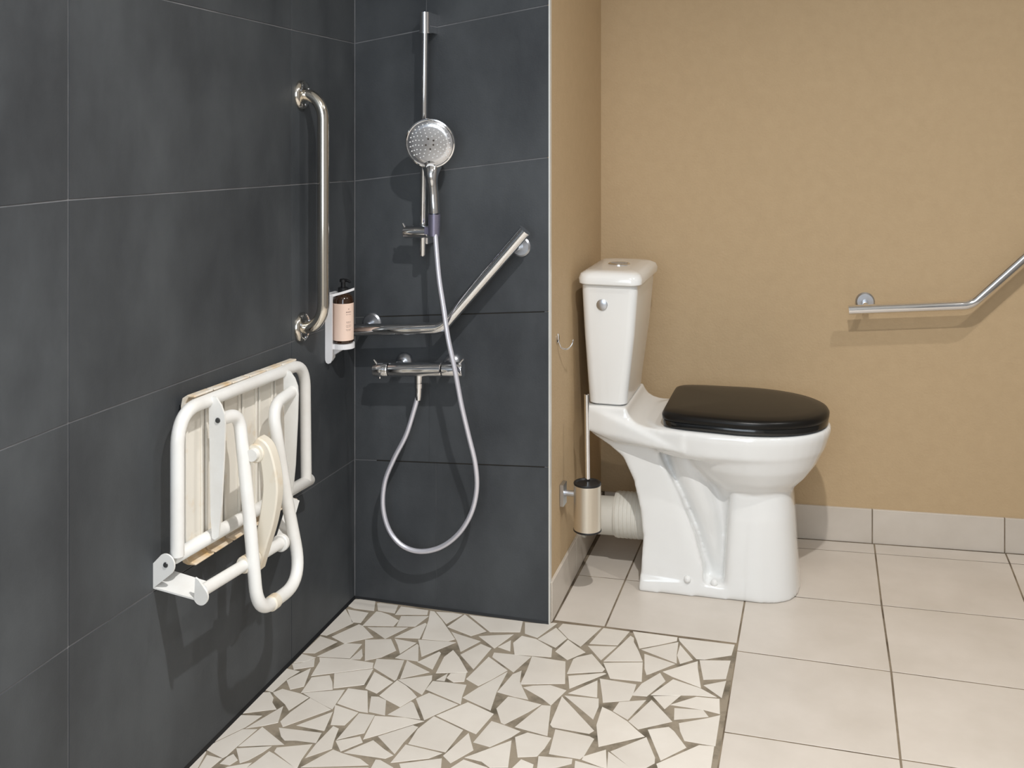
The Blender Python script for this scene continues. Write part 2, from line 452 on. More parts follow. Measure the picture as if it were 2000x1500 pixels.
# the mosaic goes on towards the camera: irregular pieces, joined (outside the photograph's frame)
def clip(poly, inside, cross):
    out = []
    for i in range(len(poly)):
        a, b = poly[i - 1], poly[i]
        ia, ib = inside(a), inside(b)
        if ia != ib: out.append(cross(a, b))
        if ib: out.append(b)
    return out
def front_line(x): return -0.7555 + 0.29 * x
def fval(p): return front_line(p[0]) - p[1]
rg = random.Random(3)
nx, ny, cell = 11, 30, 0.085
gp = {(i, j): (0.006 + i * cell + (rg.uniform(-.3, .3) * cell if 0 < i < nx else 0), -0.45 - j * cell + rg.uniform(-.3, .3) * cell)
      for i in range(nx + 1) for j in range(ny + 1)}
G = Geo()
for i in range(nx):
    for j in range(ny):
        q = [gp[i, j], gp[i + 1, j], gp[i + 1, j + 1], gp[i, j + 1]]
        polys = [q] if rg.random() < .45 else ([[q[0], q[1], q[2]], [q[0], q[2], q[3]]] if rg.random() < .5 else [[q[0], q[1], q[3]], [q[1], q[2], q[3]]])
        for pl in polys:
            def cr(a, b):
                t = fval(a) / (fval(a) - fval(b))
                return (a[0] + (b[0] - a[0]) * t, a[1] + (b[1] - a[1]) * t)
            pl = clip(pl, lambda p: fval(p) > 0, cr)
            if len(pl) < 3: continue
            ar = abs(sum(pl[k - 1][0] * pl[k][1] - pl[k][0] * pl[k - 1][1] for k in range(len(pl)))) / 2
            if ar < 0.0008: continue
            G.plate([(x, y, 0) for x, y in pl], (0, 0, 1), 0.003, 0.005, 0.001)
mf = G.obj('mosaic_field', 'mosaic', floor)
mf['kind'] = 'stuff'

# slate walls: grout-coloured backing and the tiles as pieces
wall_left = struct(Geo().box(-0.12, -0.0015, FY - 0.1, 0.10, -0.12, CEIL).obj('wall_left', 'slate_grout'))
lz = {0.0: [0.003, 0.3493, 0.7082, 1.0531, 1.4005, 1.752, 2.10, CEIL],
      -0.335: [0.003, 0.3580, 0.7119, 1.0616, 1.4072, 1.758, 2.11, CEIL],
      -1.069: [0.003, 0.3769, 0.7281, 1.0784, 1.4270, 1.778, 2.13, CEIL],
      -1.80: [0.003, 0.3769, 0.7281, 1.0784, 1.4270, 1.778, 2.13, CEIL],
      -2.53: [0.003, 0.3769, 0.7281, 1.0784, 1.4270, 1.778, 2.13, CEIL],
      FY: [0.003, 0.3769, 0.7281, 1.0784, 1.4270, 1.778, 2.13, CEIL]}
ys = [0.0, -0.335, -1.069, -1.80, -2.53, FY]
for a, b in zip(ys[:-1], ys[1:]):
    for k in range(7):
        P = [(0, a, lz[a][k]), (0, b, lz[b][k]), (0, b, lz[b][k + 1]), (0, a, lz[a][k + 1])]
        Geo().plate(P, (1, 0, 0), 0.0014, 0.006, 0.0003).obj('wall_tile', 'slate', wall_left)

wall_back = struct(Geo().box(0.0, LX - 0.004, 0.0015, 0.02, -0.12, CEIL).box(0.0, 0.48, 0.02, 0.60, -0.12, CEIL).obj('wall_back', 'slate_grout'))
bz0 = lz[0.0]
bz1 = [0.003, 0.3749, 0.7475, 1.1171, 1.4823, 1.85, 2.22, CEIL]
vx = [0.2185, 0.200, 0.195, 0.193, 0.193, 0.193, 0.193]
for k in range(7):
    def zz(x, kk):
        return bz0[kk] + (bz1[kk] - bz0[kk]) * x / LX
    ov = 0.0009 if k < 3 else 0.0005      # the upright joint is tighter than the level ones
    for xa, xb in ((0.0, vx[k] + ov), (vx[k] - ov, LX)):
        P = [(xa, 0, zz(xa, k)), (xb, 0, zz(xb, k)), (xb, 0, zz(xb, k + 1)), (xa, 0, zz(xa, k + 1))]
        gap = 0.0014 if k not in (1,) else 0.0010
        Geo().plate(P, (0, -1, 0), gap, 0.006, 0.0004).obj('wall_tile', 'slate', wall_back)

# open, dirty joints low on the back wall and the black sealant lines
G = Geo()
for kk in (1, 2):
    a = 0.004
    G.box(0, 0, 0, 0, 0, 0) if False else None
    za, zb = bz0[kk] + (bz1[kk] - bz0[kk]) * 0.06 / LX, bz0[kk] + (bz1[kk] - bz0[kk]) * 0.495 / LX
    G.add([(0.06, -0.0003, za - .0011), (0.495, -0.0003, zb - .0011), (0.495, -0.0003, zb + .0011), (0.06, -0.0003, za + .0011),
           (0.06, 0.002, za - .0011), (0.495, 0.002, zb - .0011), (0.495, 0.002, zb + .0011), (0.06, 0.002, za + .0011)],
          [(0, 1, 2, 3), (4, 7, 6, 5), (0, 4, 5, 1), (1, 5, 6, 2), (2, 6, 7, 3), (3, 7, 4, 0)])
G.obj('open_joint', 'gap', wall_back)
trim_2 = struct(Geo().prism([(0, 0.006), (0, -0.002), (0.006, -0.002)], 1, FY, -0.0005).obj('trim_2', 'silicone'))
trim_3 = struct(Geo().prism([(-0.0005, 0.005), (-0.0005, -0.002), (-0.005, -0.002)], 0, 0.0, LX).obj('trim_3', 'silicone'))
trim_4 = struct(Geo().box(-0.0005, 0.0016, -0.0016, 0.0005, 0.006, CEIL).obj('trim_4', 'slate_grout'))
trim_1 = struct(Geo().box(LX - 0.0005, LX + 0.0035, -0.0025, 0.012, 0.0, CEIL).obj('trim_1', 'alu'))

# beige plaster walls
SX2 = 0.497
wall_side = struct(Geo().prism([(LX - 0.004, 0.003), (LX + 0.0005, 0.003), (SX2, yr(SX2) + 0.02), (SX2 - 0.012, yr(SX2) + 0.02)], 2, -0.12, CEIL).obj('wall_side', 'beige'))
wall_rear = struct(Geo().prism([(0.47, yr(0.47) + 0.008), (RX + 0.1, yr(RX + 0.1) + 0.008), (RX + 0.1, yr(RX) + 0.15), (0.47, yr(RX) + 0.15)], 2, -0.12, CEIL).obj('wall_rear', 'beige'))
wall_right = struct(Geo().box(RX, RX + 0.1, FY - 0.1, 1.0, -0.12, CEIL).obj('wall_right', 'grey_paint'))
# wall behind the camera with a window opening
WX0, WX1, WZ0, WZ1 = 0.15, 1.75, 0.66, 2.24
G = Geo()
G.box(-0.12, WX0, FY - 0.1, FY, -0.12, CEIL).box(WX1, RX + 0.1, FY - 0.1, FY, -0.12, CEIL)
G.box(WX0, WX1, FY - 0.1, FY, -0.12, WZ0).box(WX0, WX1, FY - 0.1, FY, WZ1, CEIL)
wall_front = struct(G.obj('wall_front', 'white_paint'))
ceiling = struct(Geo().box(-0.12, RX + 0.1, FY - 0.1, 1.0, CEIL, CEIL + 0.1).obj('ceiling', 'white_paint'))
window = struct(Geo().box(WX0, WX1, FY - 0.07, FY - 0.03, WZ0, WZ0 + 0.05).box(WX0, WX1, FY - 0.07, FY - 0.03, WZ1 - 0.05, WZ1)
                .box(WX0, WX0 + 0.05, FY - 0.07, FY - 0.03, WZ0 + 0.05, WZ1 - 0.05).box(WX1 - 0.05, WX1, FY - 0.07, FY - 0.03, WZ0 + 0.05, WZ1 - 0.05)
                .obj('window_1', 'white_plastic'))
Geo().box(0.93, 0.97, FY - 0.065, FY - 0.035, WZ0 + 0.05, WZ1 - 0.05).obj('mullion', 'white_plastic', window)

# skirting tiles
BH = 0.098
bb = struct(Geo().prism([(0.49, yr(0.49) + 0.0025), (RX, yr(RX) + 0.0025), (RX, yr(RX) + 0.009), (0.49, yr(0.49) + 0.009)], 2, 0.0, BH - 0.002).obj('baseboard_rear', 'floor_grout'))
bx = [0.508, 0.640, 0.955, 1.2715, 1.6235, 1.955, 2.285, RX]
for a, b in zip(bx[:-1], bx[1:]):
    P = [(a, yr(a), -0.0018), (b, yr(b), -0.0018), (b, yr(b), BH), (a, yr(a), BH)]
    Geo().plate(P, (0.09, -1, 0), 0.0014, 0.008, 0.001).obj('skirting_tile', 'base_tile', bb)
bs = struct(Geo().prism([(LX + 0.001, 0.004), (LX + 0.0045, 0.004), (SX2 + 0.0065, yr(SX2)), (SX2, yr(SX2))], 2, 0.0, BH - 0.002).obj('baseboard_side', 'floor_grout'))
by = [0.003, 0.285, 0.600, yr(0.5) - 0.002]
def sxw(y): return LX + 0.007 + (SX2 - LX) * y / 0.66
for a, b in zip(by[:-1], by[1:]):
    P = [(sxw(a), a, 0.002), (sxw(b), b, 0.002), (sxw(b), b, BH), (sxw(a), a, BH)]
    Geo().plate(P, (1, 0.0136, 0), 0.0012, 0.008, 0.001).obj('skirting_tile', 'base_tile', bs)

# recessed ceiling lamps that carry the downlights; the rearmost is an added fill lamp
spots = ['recessed round ceiling spotlight over the middle of the bathroom', 'recessed round ceiling spotlight on the toilet side of the bathroom',
         'added fill lamp, shaped as a ceiling spotlight, behind the camera near the window']
for (lx, ly, w, sp), lab in zip(DOWNLIGHTS, spots):
    t = thing('ceiling_spotlight', (lx, ly, CEIL), lab, 'lamp', 'ceiling spotlights')
    Geo().lathe((lx, ly, CEIL), (0, 0, -1), [(0, 0.038), (0, 0.055), (0.008, 0.053), (0.010, 0.047), (0.008, 0.042), (0.0, 0.040)], cap0=False, cap1=False).obj('rim', 'chrome', t, True, t.location)
    Geo().lathe((lx, ly, CEIL), (0, 0, -1), [(0, 0.036), (0.006, 0.036)]).obj('lens', 'white_plastic', t, False, t.location)

# ------------------------------------------------------------------ toilet
YC = 0.39
def egg(xc, xb, xf, hw, eb=3.0, ef=2.05, n=48, taper=0.0):
    """plan outline: rounded-square back, elliptical front (towards +x)"""
    out = []
    for k in range(n):
        a = 2 * PI * k / n
        c, s = math.cos(a), math.sin(a)
        e = ef if c >= 0 else eb
        ax = (xf - xc) if c >= 0 else (xc - xb)
        x = xc + ax * math.copysign(abs(c) ** (2 / e), c)
        h = hw
        if c < 0: h = hw * (1 - taper * ((xc - x) / ax) ** 2)
        y = YC + h * math.copysign(abs(s) ** (2 / e), s)
        out.append((x, y))
    return out
def at_z(outl, z): return [(x, y, z) for x, y in outl]

def remeshed(G, name, mat, parent, voxel, smooth_it, origin):
    o = G.obj(name + '_raw', mat)
    md = o.modifiers.new('r', 'REMESH')
    md.mode = 'VOXEL'
    md.voxel_size = voxel
    sm = o.modifiers.new('s', 'SMOOTH')
    sm.factor = 0.5
    sm.iterations = smooth_it
    dg = bpy.context.evaluated_depsgraph_get()
    dg.update()
    me = bpy.data.meshes.new_from_object(o.evaluated_get(dg))
    me.name = name
    me.transform(Matrix.Translation(-Vector(origin)))
    for p in me.polygons: p.use_smooth = True
    bpy.data.objects.remove(o, do_unlink=True)
    me.materials.clear()
    me.materials.append(M[mat])
    r = bpy.data.objects.new(name, me)
    COL.objects.link(r)
    r.parent = parent
    return r

toilet = thing('toilet', (0.85, YC, 0.0), 'white ceramic close-coupled toilet with a closed black lid', 'toilet')
T0 = toilet.location
B = Geo()
# rim band
B.rings([at_z(egg(0.93, 0.70, 1.134, 0.172, 3.2), 0.352), at_z(egg(0.93, 0.69, 1.143, 0.182, 3.2), 0.366),
         at_z(egg(0.93, 0.685, 1.157, 0.186, 3.2), 0.408), at_z(egg(0.93, 0.69, 1.157, 0.184, 3.2), 0.424)])
# hanging bowl
B.rings([at_z(egg(0.97, 0.86, 1.048, 0.100, 2.4), 0.10), at_z(egg(0.97, 0.86, 1.056, 0.108, 2.4), 0.240), at_z(egg(0.965, 0.85, 1.071, 0.124, 2.4), 0.266),
         at_z(egg(0.96, 0.82, 1.097, 0.146, 2.4), 0.292), at_z(egg(0.95, 0.78, 1.122, 0.165, 2.4), 0.326), at_z(egg(0.94, 0.76, 1.141, 0.178, 2.4), 0.366)])
# front foot
def block(xb, xf, hw):
    return egg(xb + 0.045, xb, xf, hw, 6.0, 2.9)
B.rings([at_z(block(0.888, 1.080, 0.142), 0.0), at_z(block(0.890, 1.078, 0.141), 0.03), at_z(block(0.900, 1.068, 0.130), 0.20), at_z(block(0.906, 1.062, 0.121), 0.264)])
# rear leg, swept side profile; half width grows towards the floor
prof = [(0.543, 0.455), (0.538, 0.408), (0.556, 0.384), (0.600, 0.358), (0.636, 0.328), (0.664, 0.270), (0.682, 0.200), (0.690, 0.13), (0.686, 0.05), (0.680, 0.0),
        (0.845, 0.0), (0.845, 0.07), (0.822, 0.150), (0.780, 0.250), (0.735, 0.330), (0.72, 0.37), (0.70, 0.41), (0.64, 0.45), (0.63, 0.455)]
def leg_hw(z): return 0.146 - 0.028 * min(1, z / 0.30) + 0.010 * max(0, (z - 0.30) / 0.15)
B.rings([[(x, YC - leg_hw(z), z) for x, z in prof], [(x, YC + leg_hw(z), z) for x, z in prof]])
# core between leg and foot, trapway bulge, floor ledge
B.box(0.71, 0.95, YC - 0.082, YC + 0.082, 0.0, 0.36)
for s in (-1, 1):
    B.tube([(0.775, YC + s * 0.070, 0.40), (0.800, YC + s * 0.072, 0.31), (0.845, YC + s * 0.070, 0.20), (0.880, YC + s * 0.060, 0.06), (0.885, YC + s * 0.055, 0.0)],
           [0.050, 0.046, 0.038, 0.030, 0.03], 16)
B.rings([at_z([(0.683, YC - 0.153), (0.91, YC - 0.142), (0.91, YC + 0.142), (0.683, YC + 0.153)], 0.0),
         at_z([(0.686, YC - 0.151), (0.91, YC - 0.140), (0.91, YC + 0.140), (0.686, YC + 0.151)], 0.032)])
# shelf under the tank with a hollow ramp down to the seat deck
shelf = [(0.538, 0.400), (0.538, 0.462), (0.648, 0.463), (0.654, 0.447), (0.663, 0.436), (0.677, 0.427), (0.700, 0.4215), (0.735, 0.420), (0.80, 0.419), (0.80, 0.37), (0.62, 0.37)]
B.rings([[(x, YC - 0.138 - 0.042 * max(0, (x - .63) / .17), z) for x, z in shelf], [(x, YC + 0.138 + 0.042 * max(0, (x - .63) / .17), z) for x, z in shelf]])
remeshed(B, 'bowl', 'ceramic', toilet, 0.0042, 12, T0)
# tank
def rrect(x0, x1, hw, r, z, n=8):
    out = []
    for cxx, cyy, a0 in ((x1 - r, YC + hw - r, 0), (x0 + r, YC + hw - r, PI / 2), (x0 + r, YC - hw + r, PI), (x1 - r, YC - hw + r, 1.5 * PI)):
        for k in range(n + 1):
            a = a0 + PI / 2 * k / n
            out.append((cxx + r * math.cos(a), cyy + r * math.sin(a), z))
    return out
Geo().rings([rrect(0.552, 0.640, 0.122, 0.020, 0.4635), rrect(0.546, 0.646, 0.128, 0.022, 0.468), rrect(0.544, 0.649, 0.131, 0.022, 0.50),
             rrect(0.536, 0.668, 0.145, 0.022, 0.65), rrect(0.531, 0.677, 0.151, 0.022, 0.76), rrect(0.531, 0.677, 0.151, 0.022, 0.7775)]).obj('tank', 'ceramic', toilet, True, T0, 40)
Geo().rings([rrect(0.529, 0.681, 0.155, 0.024, 0.7785), rrect(0.523, 0.688, 0.162, 0.030, 0.783), rrect(0.522, 0.689, 0.163, 0.031, 0.795),
             rrect(0.526, 0.684, 0.158, 0.032, 0.807), rrect(0.538, 0.671, 0.145, 0.034, 0.8135), rrect(0.56, 0.65, 0.12, 0.034, 0.8155)]).obj('tank_lid', 'ceramic', toilet, True, T0, 50)
fb = Geo().lathe((0.604, YC, 0.8145), (0, 0, 1), [(0, 0.030), (0.003, 0.030), (0.0045, 0.028), (0.0045, 0.024), (0.003, 0.0235)]).obj('flush_ring', 'chrome', toilet, True, T0, 40)
tag(fb, 'chrome ring around the flush buttons')
Geo().prism([(0.604 + 0.022 * math.cos(a), YC + 0.0012 + abs(0.022 * math.sin(a))) for a in [PI * k / 16 for k in range(17)]], 2, 0.8165, 0.8195).obj('flush_button', 'satin', fb, False, T0)
Geo().prism([(0.604 + 0.022 * math.cos(a), YC - 0.0012 - abs(0.022 * math.sin(a))) for a in [PI * k / 16 for k in range(17)]], 2, 0.8165, 0.8192).obj('flush_button', 'satin', fb, False, T0)
cap = Geo().lathe((0.587, YC - 0.1485, 0.7285), (0, -1, -0.05), [(-0.006, 0.0145), (0.003, 0.0145), (0.0045, 0.0125), (0.0040, 0.0)], cap1=False).obj('side_cap', 'satin', toilet, True, T0, 40)
tag(cap, 'round chrome cap on the side of the tank')
# seat ring and lid
def seat_out(d=0.0): return egg(0.93, 0.738 + d, 1.153 - d, 0.180 - d, 13.0, 2.15, 112, 0.13)
o = Geo().rings([at_z(seat_out(0.006), 0.4265), at_z(seat_out(0.003), 0.4285), at_z(seat_out(0.002), 0.440), at_z(seat_out(0.004), 0.4430)]).obj('seat', 'black', toilet, True, T0, 50)
o = Geo().rings([at_z(seat_out(0.003), 0.4434), at_z(seat_out(0.001), 0.4445), at_z(seat_out(0.000), 0.454), at_z(seat_out(0.004), 0.4605), at_z(seat_out(0.012), 0.4640),
                 at_z(seat_out(0.04), 0.4665), at_z(seat_out(0.09), 0.4685), at_z(seat_out(0.15), 0.4695)]).obj('lid', 'lid_black', toilet, True, T0, 60)
tag(o, 'closed glossy black toilet lid')
for x, hy, hz, s in ((0.806, 0.1405, 0.040, -1), (0.872, 0.130, 0.034, -1), (0.806, 0.1405, 0.040, 1)):
    Geo().lathe((x, YC + s * hy, hz), (0, s * 0.85, 0.52), [(0, 0.009), (0.005, 0.009), (0.0085, 0.006), (0.0095, 0.0)], cap1=False).obj('bolt_cap', 'ceramic', toilet, True, T0, 50)

# waste pipe
pipe = thing('waste_pipe', (0.56, YC, 0.13), 'white ribbed plastic waste pipe behind the toilet', 'pipe')
P0 = pipe.location
Geo().tube([(0.505, YC, 0.128), (0.62, YC, 0.131)], 0.0505, 40).obj('pipe', 'pipe', pipe, True, P0, 40)
G = Geo()
pr = [(0.0, 0.052), (0.0, 0.0595)]
for k in range(6):
    pr += [(0.004 + k * 0.011, 0.0600), (0.006 + k * 0.011, 0.0610), (0.010 + k * 0.011, 0.0610), (0.012 + k * 0.011, 0.0600)]
pr += [(0.078, 0.0605), (0.090, 0.0605)]
G.lathe((0.597, YC, 0.136), (1, 0, 0.03), pr, 40).obj('connector_sleeve', 'pipe', pipe, True, P0, 25)
Geo().tube([(0.505, YC, 0.128), (0.514, YC, 0.128)], 0.062, 40).obj('wall_flange', 'pipe', pipe, True, P0, 40)

# toilet brush in its wall-mounted holder
BX, BY = 0.5725, 0.127
holder = thing('brush_holder', (LX, BY, 0.24), 'brushed steel toilet brush cup on a wall bracket', 'brush holder')
H0 = holder.location
Geo().box(0.5065, 0.5155, BY - 0.018, BY + 0.018, 0.243, 0.297).obj('wall_plate', 'satin', holder, False, H0)
Geo().cyl((0.515, BY, 0.272), (BX - 0.032, BY, 0.273), 0.0075).obj('arm', 'satin', holder, True, H0, 40)
Geo().lathe((BX, BY, 0.184), (0, 0, 1), [(0.004, 0.0340), (0.115, 0.0340), (0.116, 0.0330), (0.115, 0.0322), (0.02, 0.0322)], 48).obj('cup', 'brushed', holder, True, H0, 40)
Geo().lathe((BX, BY, 0.184), (0, 0, 1), [(0.0, 0.0335), (0.001, 0.0350), (0.004, 0.0350), (0.005, 0.0340)], 48).obj('base_ring', 'black_matte', holder, True, H0, 40)
brush = thing('toilet_brush', (BX, BY, 0.29), 'toilet brush with a thin chrome handle and black lid', 'brush')
U0 = brush.location
Geo().lathe((BX, BY, 0.286), (0, 0, 1), [(0.012, 0.0335), (0.0165, 0.0345), (0.0185, 0.0335), (0.0185, 0.030), (0.0150, 0.027), (0.0145, 0.0)], 48, cap1=False).obj('lid', 'black_matte', brush, True, U0, 40)
Geo().cyl((BX + 0.001, BY, 0.297), (BX - 0.002, BY, 0.5235), 0.0058, bev=0.001).obj('handle', 'chrome', brush, True, U0, 40)

# small double hook on the side wall
hook = thing('wall_hook', (LX, 0.085, 0.655), 'small chrome curved hook on the beige side wall', 'hook')
K0 = hook.location
Geo().lathe((LX - 0.002, 0.082, 0.668), (1, 0, 0), [(0, 0.012), (0.004, 0.012), (0.006, 0.009), (0.006, 0.0)], 24, cap1=False).obj('backplate', 'chrome', hook, True, K0, 40)
Geo().tube(spline([(LX + 0.002, 0.082, 0.668), (LX + 0.006, 0.084, 0.652), (LX + 0.009, 0.092, 0.642), (LX + 0.020, 0.105, 0.638), (LX + 0.030, 0.112, 0.648), (LX + 0.033, 0.114, 0.660)]), 0.0019, 10).obj('prong', 'chrome', hook, True, K0)

# ------------------------------------------------------------------ grab bars
def flange(G, c, n, r, t=0.008):
    return G.lathe(c, n, [(0, r), (t * 0.5, r), (t, r - 0.004), (t, 0.0)], 40, cap1=False)

# vertical bar on the left wall
vb = thing('grab_bar', (0, -0.2897, 1.0), 'tall vertical polished steel grab bar on the slate wall', 'grab bar', 'grab bars')
V0 = vb.location
bend = [(0.0115 + 0.044 * math.sin(PI / 2 * k / 12), 0.056 * (1 - math.cos(PI / 2 * k / 12))) for k in range(13)]
vp = [(0.003, -0.2897, 1.263)] + [(x, -0.2897, 1.263 - dz) for x, dz in bend] + [(x, -0.2897, 0.736 + dz) for x, dz in reversed(bend)] + [(0.003, -0.2897, 0.736)]
Geo().tube(vp, 0.0135, 28).obj('tube', 'steel', vb, True, V0)
for z in (1.263, 0.736):
    f = Geo().lathe((0.0, -0.2897, z), (1, 0, 0), [(0, 0.0335), (0.004, 0.0335), (0.009, 0.030), (0.011, 0.024), (0.011, 0.014)], 40, cap1=False).obj('flange', 'steel', vb, True, V0, 40)
    for a in (0.6, 2.7, 4.8):
        Geo().lathe((0.0095, -0.2897 + 0.0225 * math.cos(a), z + 0.0225 * math.sin(a)), (1, 0, 0), [(0, 0.0038), (0.003, 0.0030), (0.003, 0)], 12, cap1=False).obj('screw', 'satin', f, False, V0)

# angled bar under the shower rail
ab = thing('grab_bar', (0.25, 0, 0.72), 'angled polished grab bar behind the shower hose', 'grab bar', 'grab bars')
A0 = ab.location
pa, pb, pc = Vector((0.006, -0.07, 0.6885)), Vector((0.2575, -0.07, 0.7085)), Vector((0.4640, -0.07, 0.9452))
Geo().tube(fillet([pa, pb, pc], 0.05, 10), 0.0145, 28).obj('tube', 'chrome', ab, True, A0, 50)
d = (pc - pb).normalized()
Geo().cyl(pc - d * 0.001, pc + d * 0.003, 0.0152).obj('end_cap', 'chrome', ab, True, A0, 40)
for c, q in (((0.4365, 0.0, 0.9015), pb + (pc - pb) * 0.83), ((0.0485, 0.0, 0.698), pa + (pb - pa) * 0.17)):
    f = flange(Geo(), c, (0, -1, 0), 0.0245).obj('flange', 'satin', ab, True, A0, 40)
    Geo().cyl((c[0], -0.002, c[2]), q, 0.0085).obj('post', 'chrome', ab, True, A0)

# bar beside the toilet
def yb(x): return 0.668 + 0.09 * (x - 1.25)
rbar = thing('grab_bar', (1.5, yr(1.5), 0.72), 'chrome grab bar on the beige wall beside the toilet', 'grab bar', 'grab bars')
R0 = rbar.location
P = [(1.205, yb(1.205), 0.6745), (1.527, yb(1.527), 0.6985), (1.655, yb(1.655), 0.824), (1.86, yb(1.86), 1.025)]
Geo().tube(fillet([P[0], P[1], P[3]], 0.06, 10), 0.0130, 28).obj('tube', 'chrome', rbar, True, R0, 50)
for c, q in (((1.252, yr(1.252) + 0.0075, 0.6885), (1.252, yb(1.252), 0.678)), ((1.80, yr(1.80) + 0.0075, 0.967), (1.80, yb(1.80), 0.966))):
    flange(Geo(), c, (0.09, -1, 0), 0.0265).obj('flange', 'satin', rbar, True, R0, 40)
    Geo().cyl(c, q, 0.0085).obj('post', 'chrome', rbar, True, R0)

# ------------------------------------------------------------------ shower
rail = thing('shower_rail', (0.205, 0, 0.88), 'tall slim chrome shower slide rail on the slate back wall', 'shower rail')
L0 = rail.location
RXx, RYy = 0.2055, -0.05
Geo().tube([(0.2085, RYy, 1.467), (0.2020, RYy, 0.880), (0.2019, RYy, 0.876)], [0.0080, 0.0080, 0.0055], 24).obj('tube', 'chrome', rail, True, L0, 40)
G = Geo()
G.rings([[(0.2085 + 0.0135 * math.cos(a), RYy + 0.0135 * math.sin(a), z) for a in [2 * PI * k / 24 for k in range(24)]] for z in (1.418, 1.468)])
G.box(0.2085 - 0.0135, 0.2085 + 0.0135, RYy, -0.0005, 1.419, 1.467)
G.obj('top_bracket', 'chrome', rail, True, L0, 35)
Geo().lathe((0.2085, RYy, 1.4165), (0, 0, 1), [(0, 0.0150), (0.003, 0.0150)], 28).obj('collar', 'chrome', rail, True, L0, 40)
G = Geo().box(0.192, 0.214, RYy + 0.006, -0.0005, 0.905, 0.930)
G.obj('lower_bracket', 'chrome', rail, False, L0)
sl = Geo().cyl((0.159, RYy - 0.010, 0.9345), (0.2225, RYy - 0.012, 0.9365), 0.0150, bev=0.0015).obj('slider', 'chrome', rail, True, L0, 40)
Geo().tube([(0.181, RYy - 0.010, 0.9352), (0.182, RYy - 0.010, 0.9352)], 0.0152, 28).obj('slider_ring', 'satin', sl, True, L0, 40)
Geo().tube([(0.163, RYy - 0.014, 0.944), (0.1575, RYy - 0.018, 0.9565)], [0.0032, 0.0022], 12).obj('lever', 'chrome', sl, True, L0, 40)
# cradle that grips the handset
G = Geo().lathe((0.2445, -0.085, 0.930), (0.02, -0.02, 1), [(0, 0.0135), (0.052, 0.0150), (0.052, 0.0125), (0, 0.0108)], 24, cap0=False, cap1=False)
G.box(0.218, 0.236, -0.080, -0.056, 0.932, 0.950)
tag(G.obj('cradle', 'clip', rail, True, L0, 40), 'dark chrome cradle with a purple chromatic fringe mixed into its colour')

# handset
hs = thing('hand_shower', (0.2397, -0.10, 1.05), 'round chrome hand shower with a spray plate of pale nozzles', 'hand shower')
S0 = hs.location
hc = Vector((0.2397, -0.098, 1.1509))
hn = Vector((0.16, -0.97, -0.16)).normalized()       # spray direction
Geo().lathe(hc - hn * 0.026, hn, [(0, 0.0), (0.001, 0.020), (0.006, 0.040), (0.014, 0.054), (0.021, 0.0595), (0.026, 0.0605), (0.029, 0.0595), (0.030, 0.0565), (0.0292, 0.0550)], 56, cap0=False, cap1=False).obj('head', 'chrome', hs, True, S0, 45)
face = Geo().lathe(hc + hn * 0.002, hn, [(0, 0.0555), (0.0012, 0.0550), (0.0022, 0.040), (0.0028, 0.015), (0.0030, 0.0)], 56, cap1=False).obj('spray_plate', 'head_face', hs, True, S0)
u = Vector((0, 0, 1)); u = (u - hn * u.dot(hn)).normalized(); w = hn.cross(u)
G = Geo(); GD = Geo()
for ring, cnt in ((0.0185, 9), (0.027, 14), (0.0345, 19), (0.0415, 23), (0.0480, 27)):
    for k in range(cnt):
        a = 2 * PI * (k + 0.3 * ring * 100) / cnt
        p = hc + hn * 0.0035 + (u * math.cos(a) + w * math.sin(a)) * ring
        if (u * math.cos(a)).dot(u) * ring < -0.034: continue
        G.lathe(p, hn, [(0, 0.00170), (0.0020, 0.0013), (0.0020, 0)], 8, cap1=False)
for k, (a, r) in enumerate(((0.3, 0.012), (1.9, 0.010), (3.2, 0.013), (4.4, 0.009), (5.4, 0.012))):
    p = hc + hn * 0.0042 + (u * math.cos(a) + w * math.sin(a)) * r
    GD.lathe(p, hn, [(0, 0.0026), (0.0012, 0.0022), (0.0012, 0)], 10, cap1=False)
o = G.obj('nozzles', 'nozzle', face, False, S0); o['kind'] = 'stuff'
GD.obj('centre_nozzles', 'nozzle_dark', face, False, S0)
bt = hc + hn * 0.0030 - u * 0.0575
Geo().lathe(bt, hn, [(0, 0.0105), (0.005, 0.0102), (0.0058, 0.0)], 28, cap1=False).obj('select_button', 'nozzle', hs, True, S0, 40)
path = [hc - u * 0.044 - hn * 0.018, hc - u * 0.061 - hn * 0.011, (0.2399, -0.090, 1.0730), (0.2425, -0.087, 1.035), (0.2446, -0.086, 0.995), (0.2448, -0.0855, 0.985)]
Geo().tube(spline(path, 6), [(0.020 + 0.0011 * i) if i <= 4 else max(0.0130, 0.0244 - 0.00105 * (i - 4)) for i in range(31)], 28).obj('handle', 'chrome', hs, True, S0, 50)

# hose
HP = [(0.2450, -0.0855, 0.987), (0.2462, -0.088, 0.9738), (0.2516, -0.092, 0.9195), (0.2623, -0.1, 0.8358), (0.2757, -0.105, 0.7645), (0.289, -0.11, 0.6936), (0.3055, -0.11, 0.6224), (0.3203, -0.105, 0.5381),
      (0.3347, -0.095, 0.4643), (0.3479, -0.085, 0.3961), (0.3485, -0.075, 0.3325), (0.3328, -0.07, 0.2709), (0.2989, -0.065, 0.2167), (0.2516, -0.06, 0.1778), (0.1989, -0.06, 0.1621), (0.1523, -0.06, 0.1718),
      (0.1188, -0.06, 0.2057), (0.1026, -0.06, 0.2603), (0.108, -0.06, 0.3234), (0.1322, -0.06, 0.3819), (0.163, -0.06, 0.4406), (0.1843, -0.06, 0.5044), (0.1945, -0.06, 0.5400)]
hose = thing('shower_hose', (0.2, -0.06, 0.16), 'long silver shower hose hanging in a loop', 'hose')
O0 = hose.location
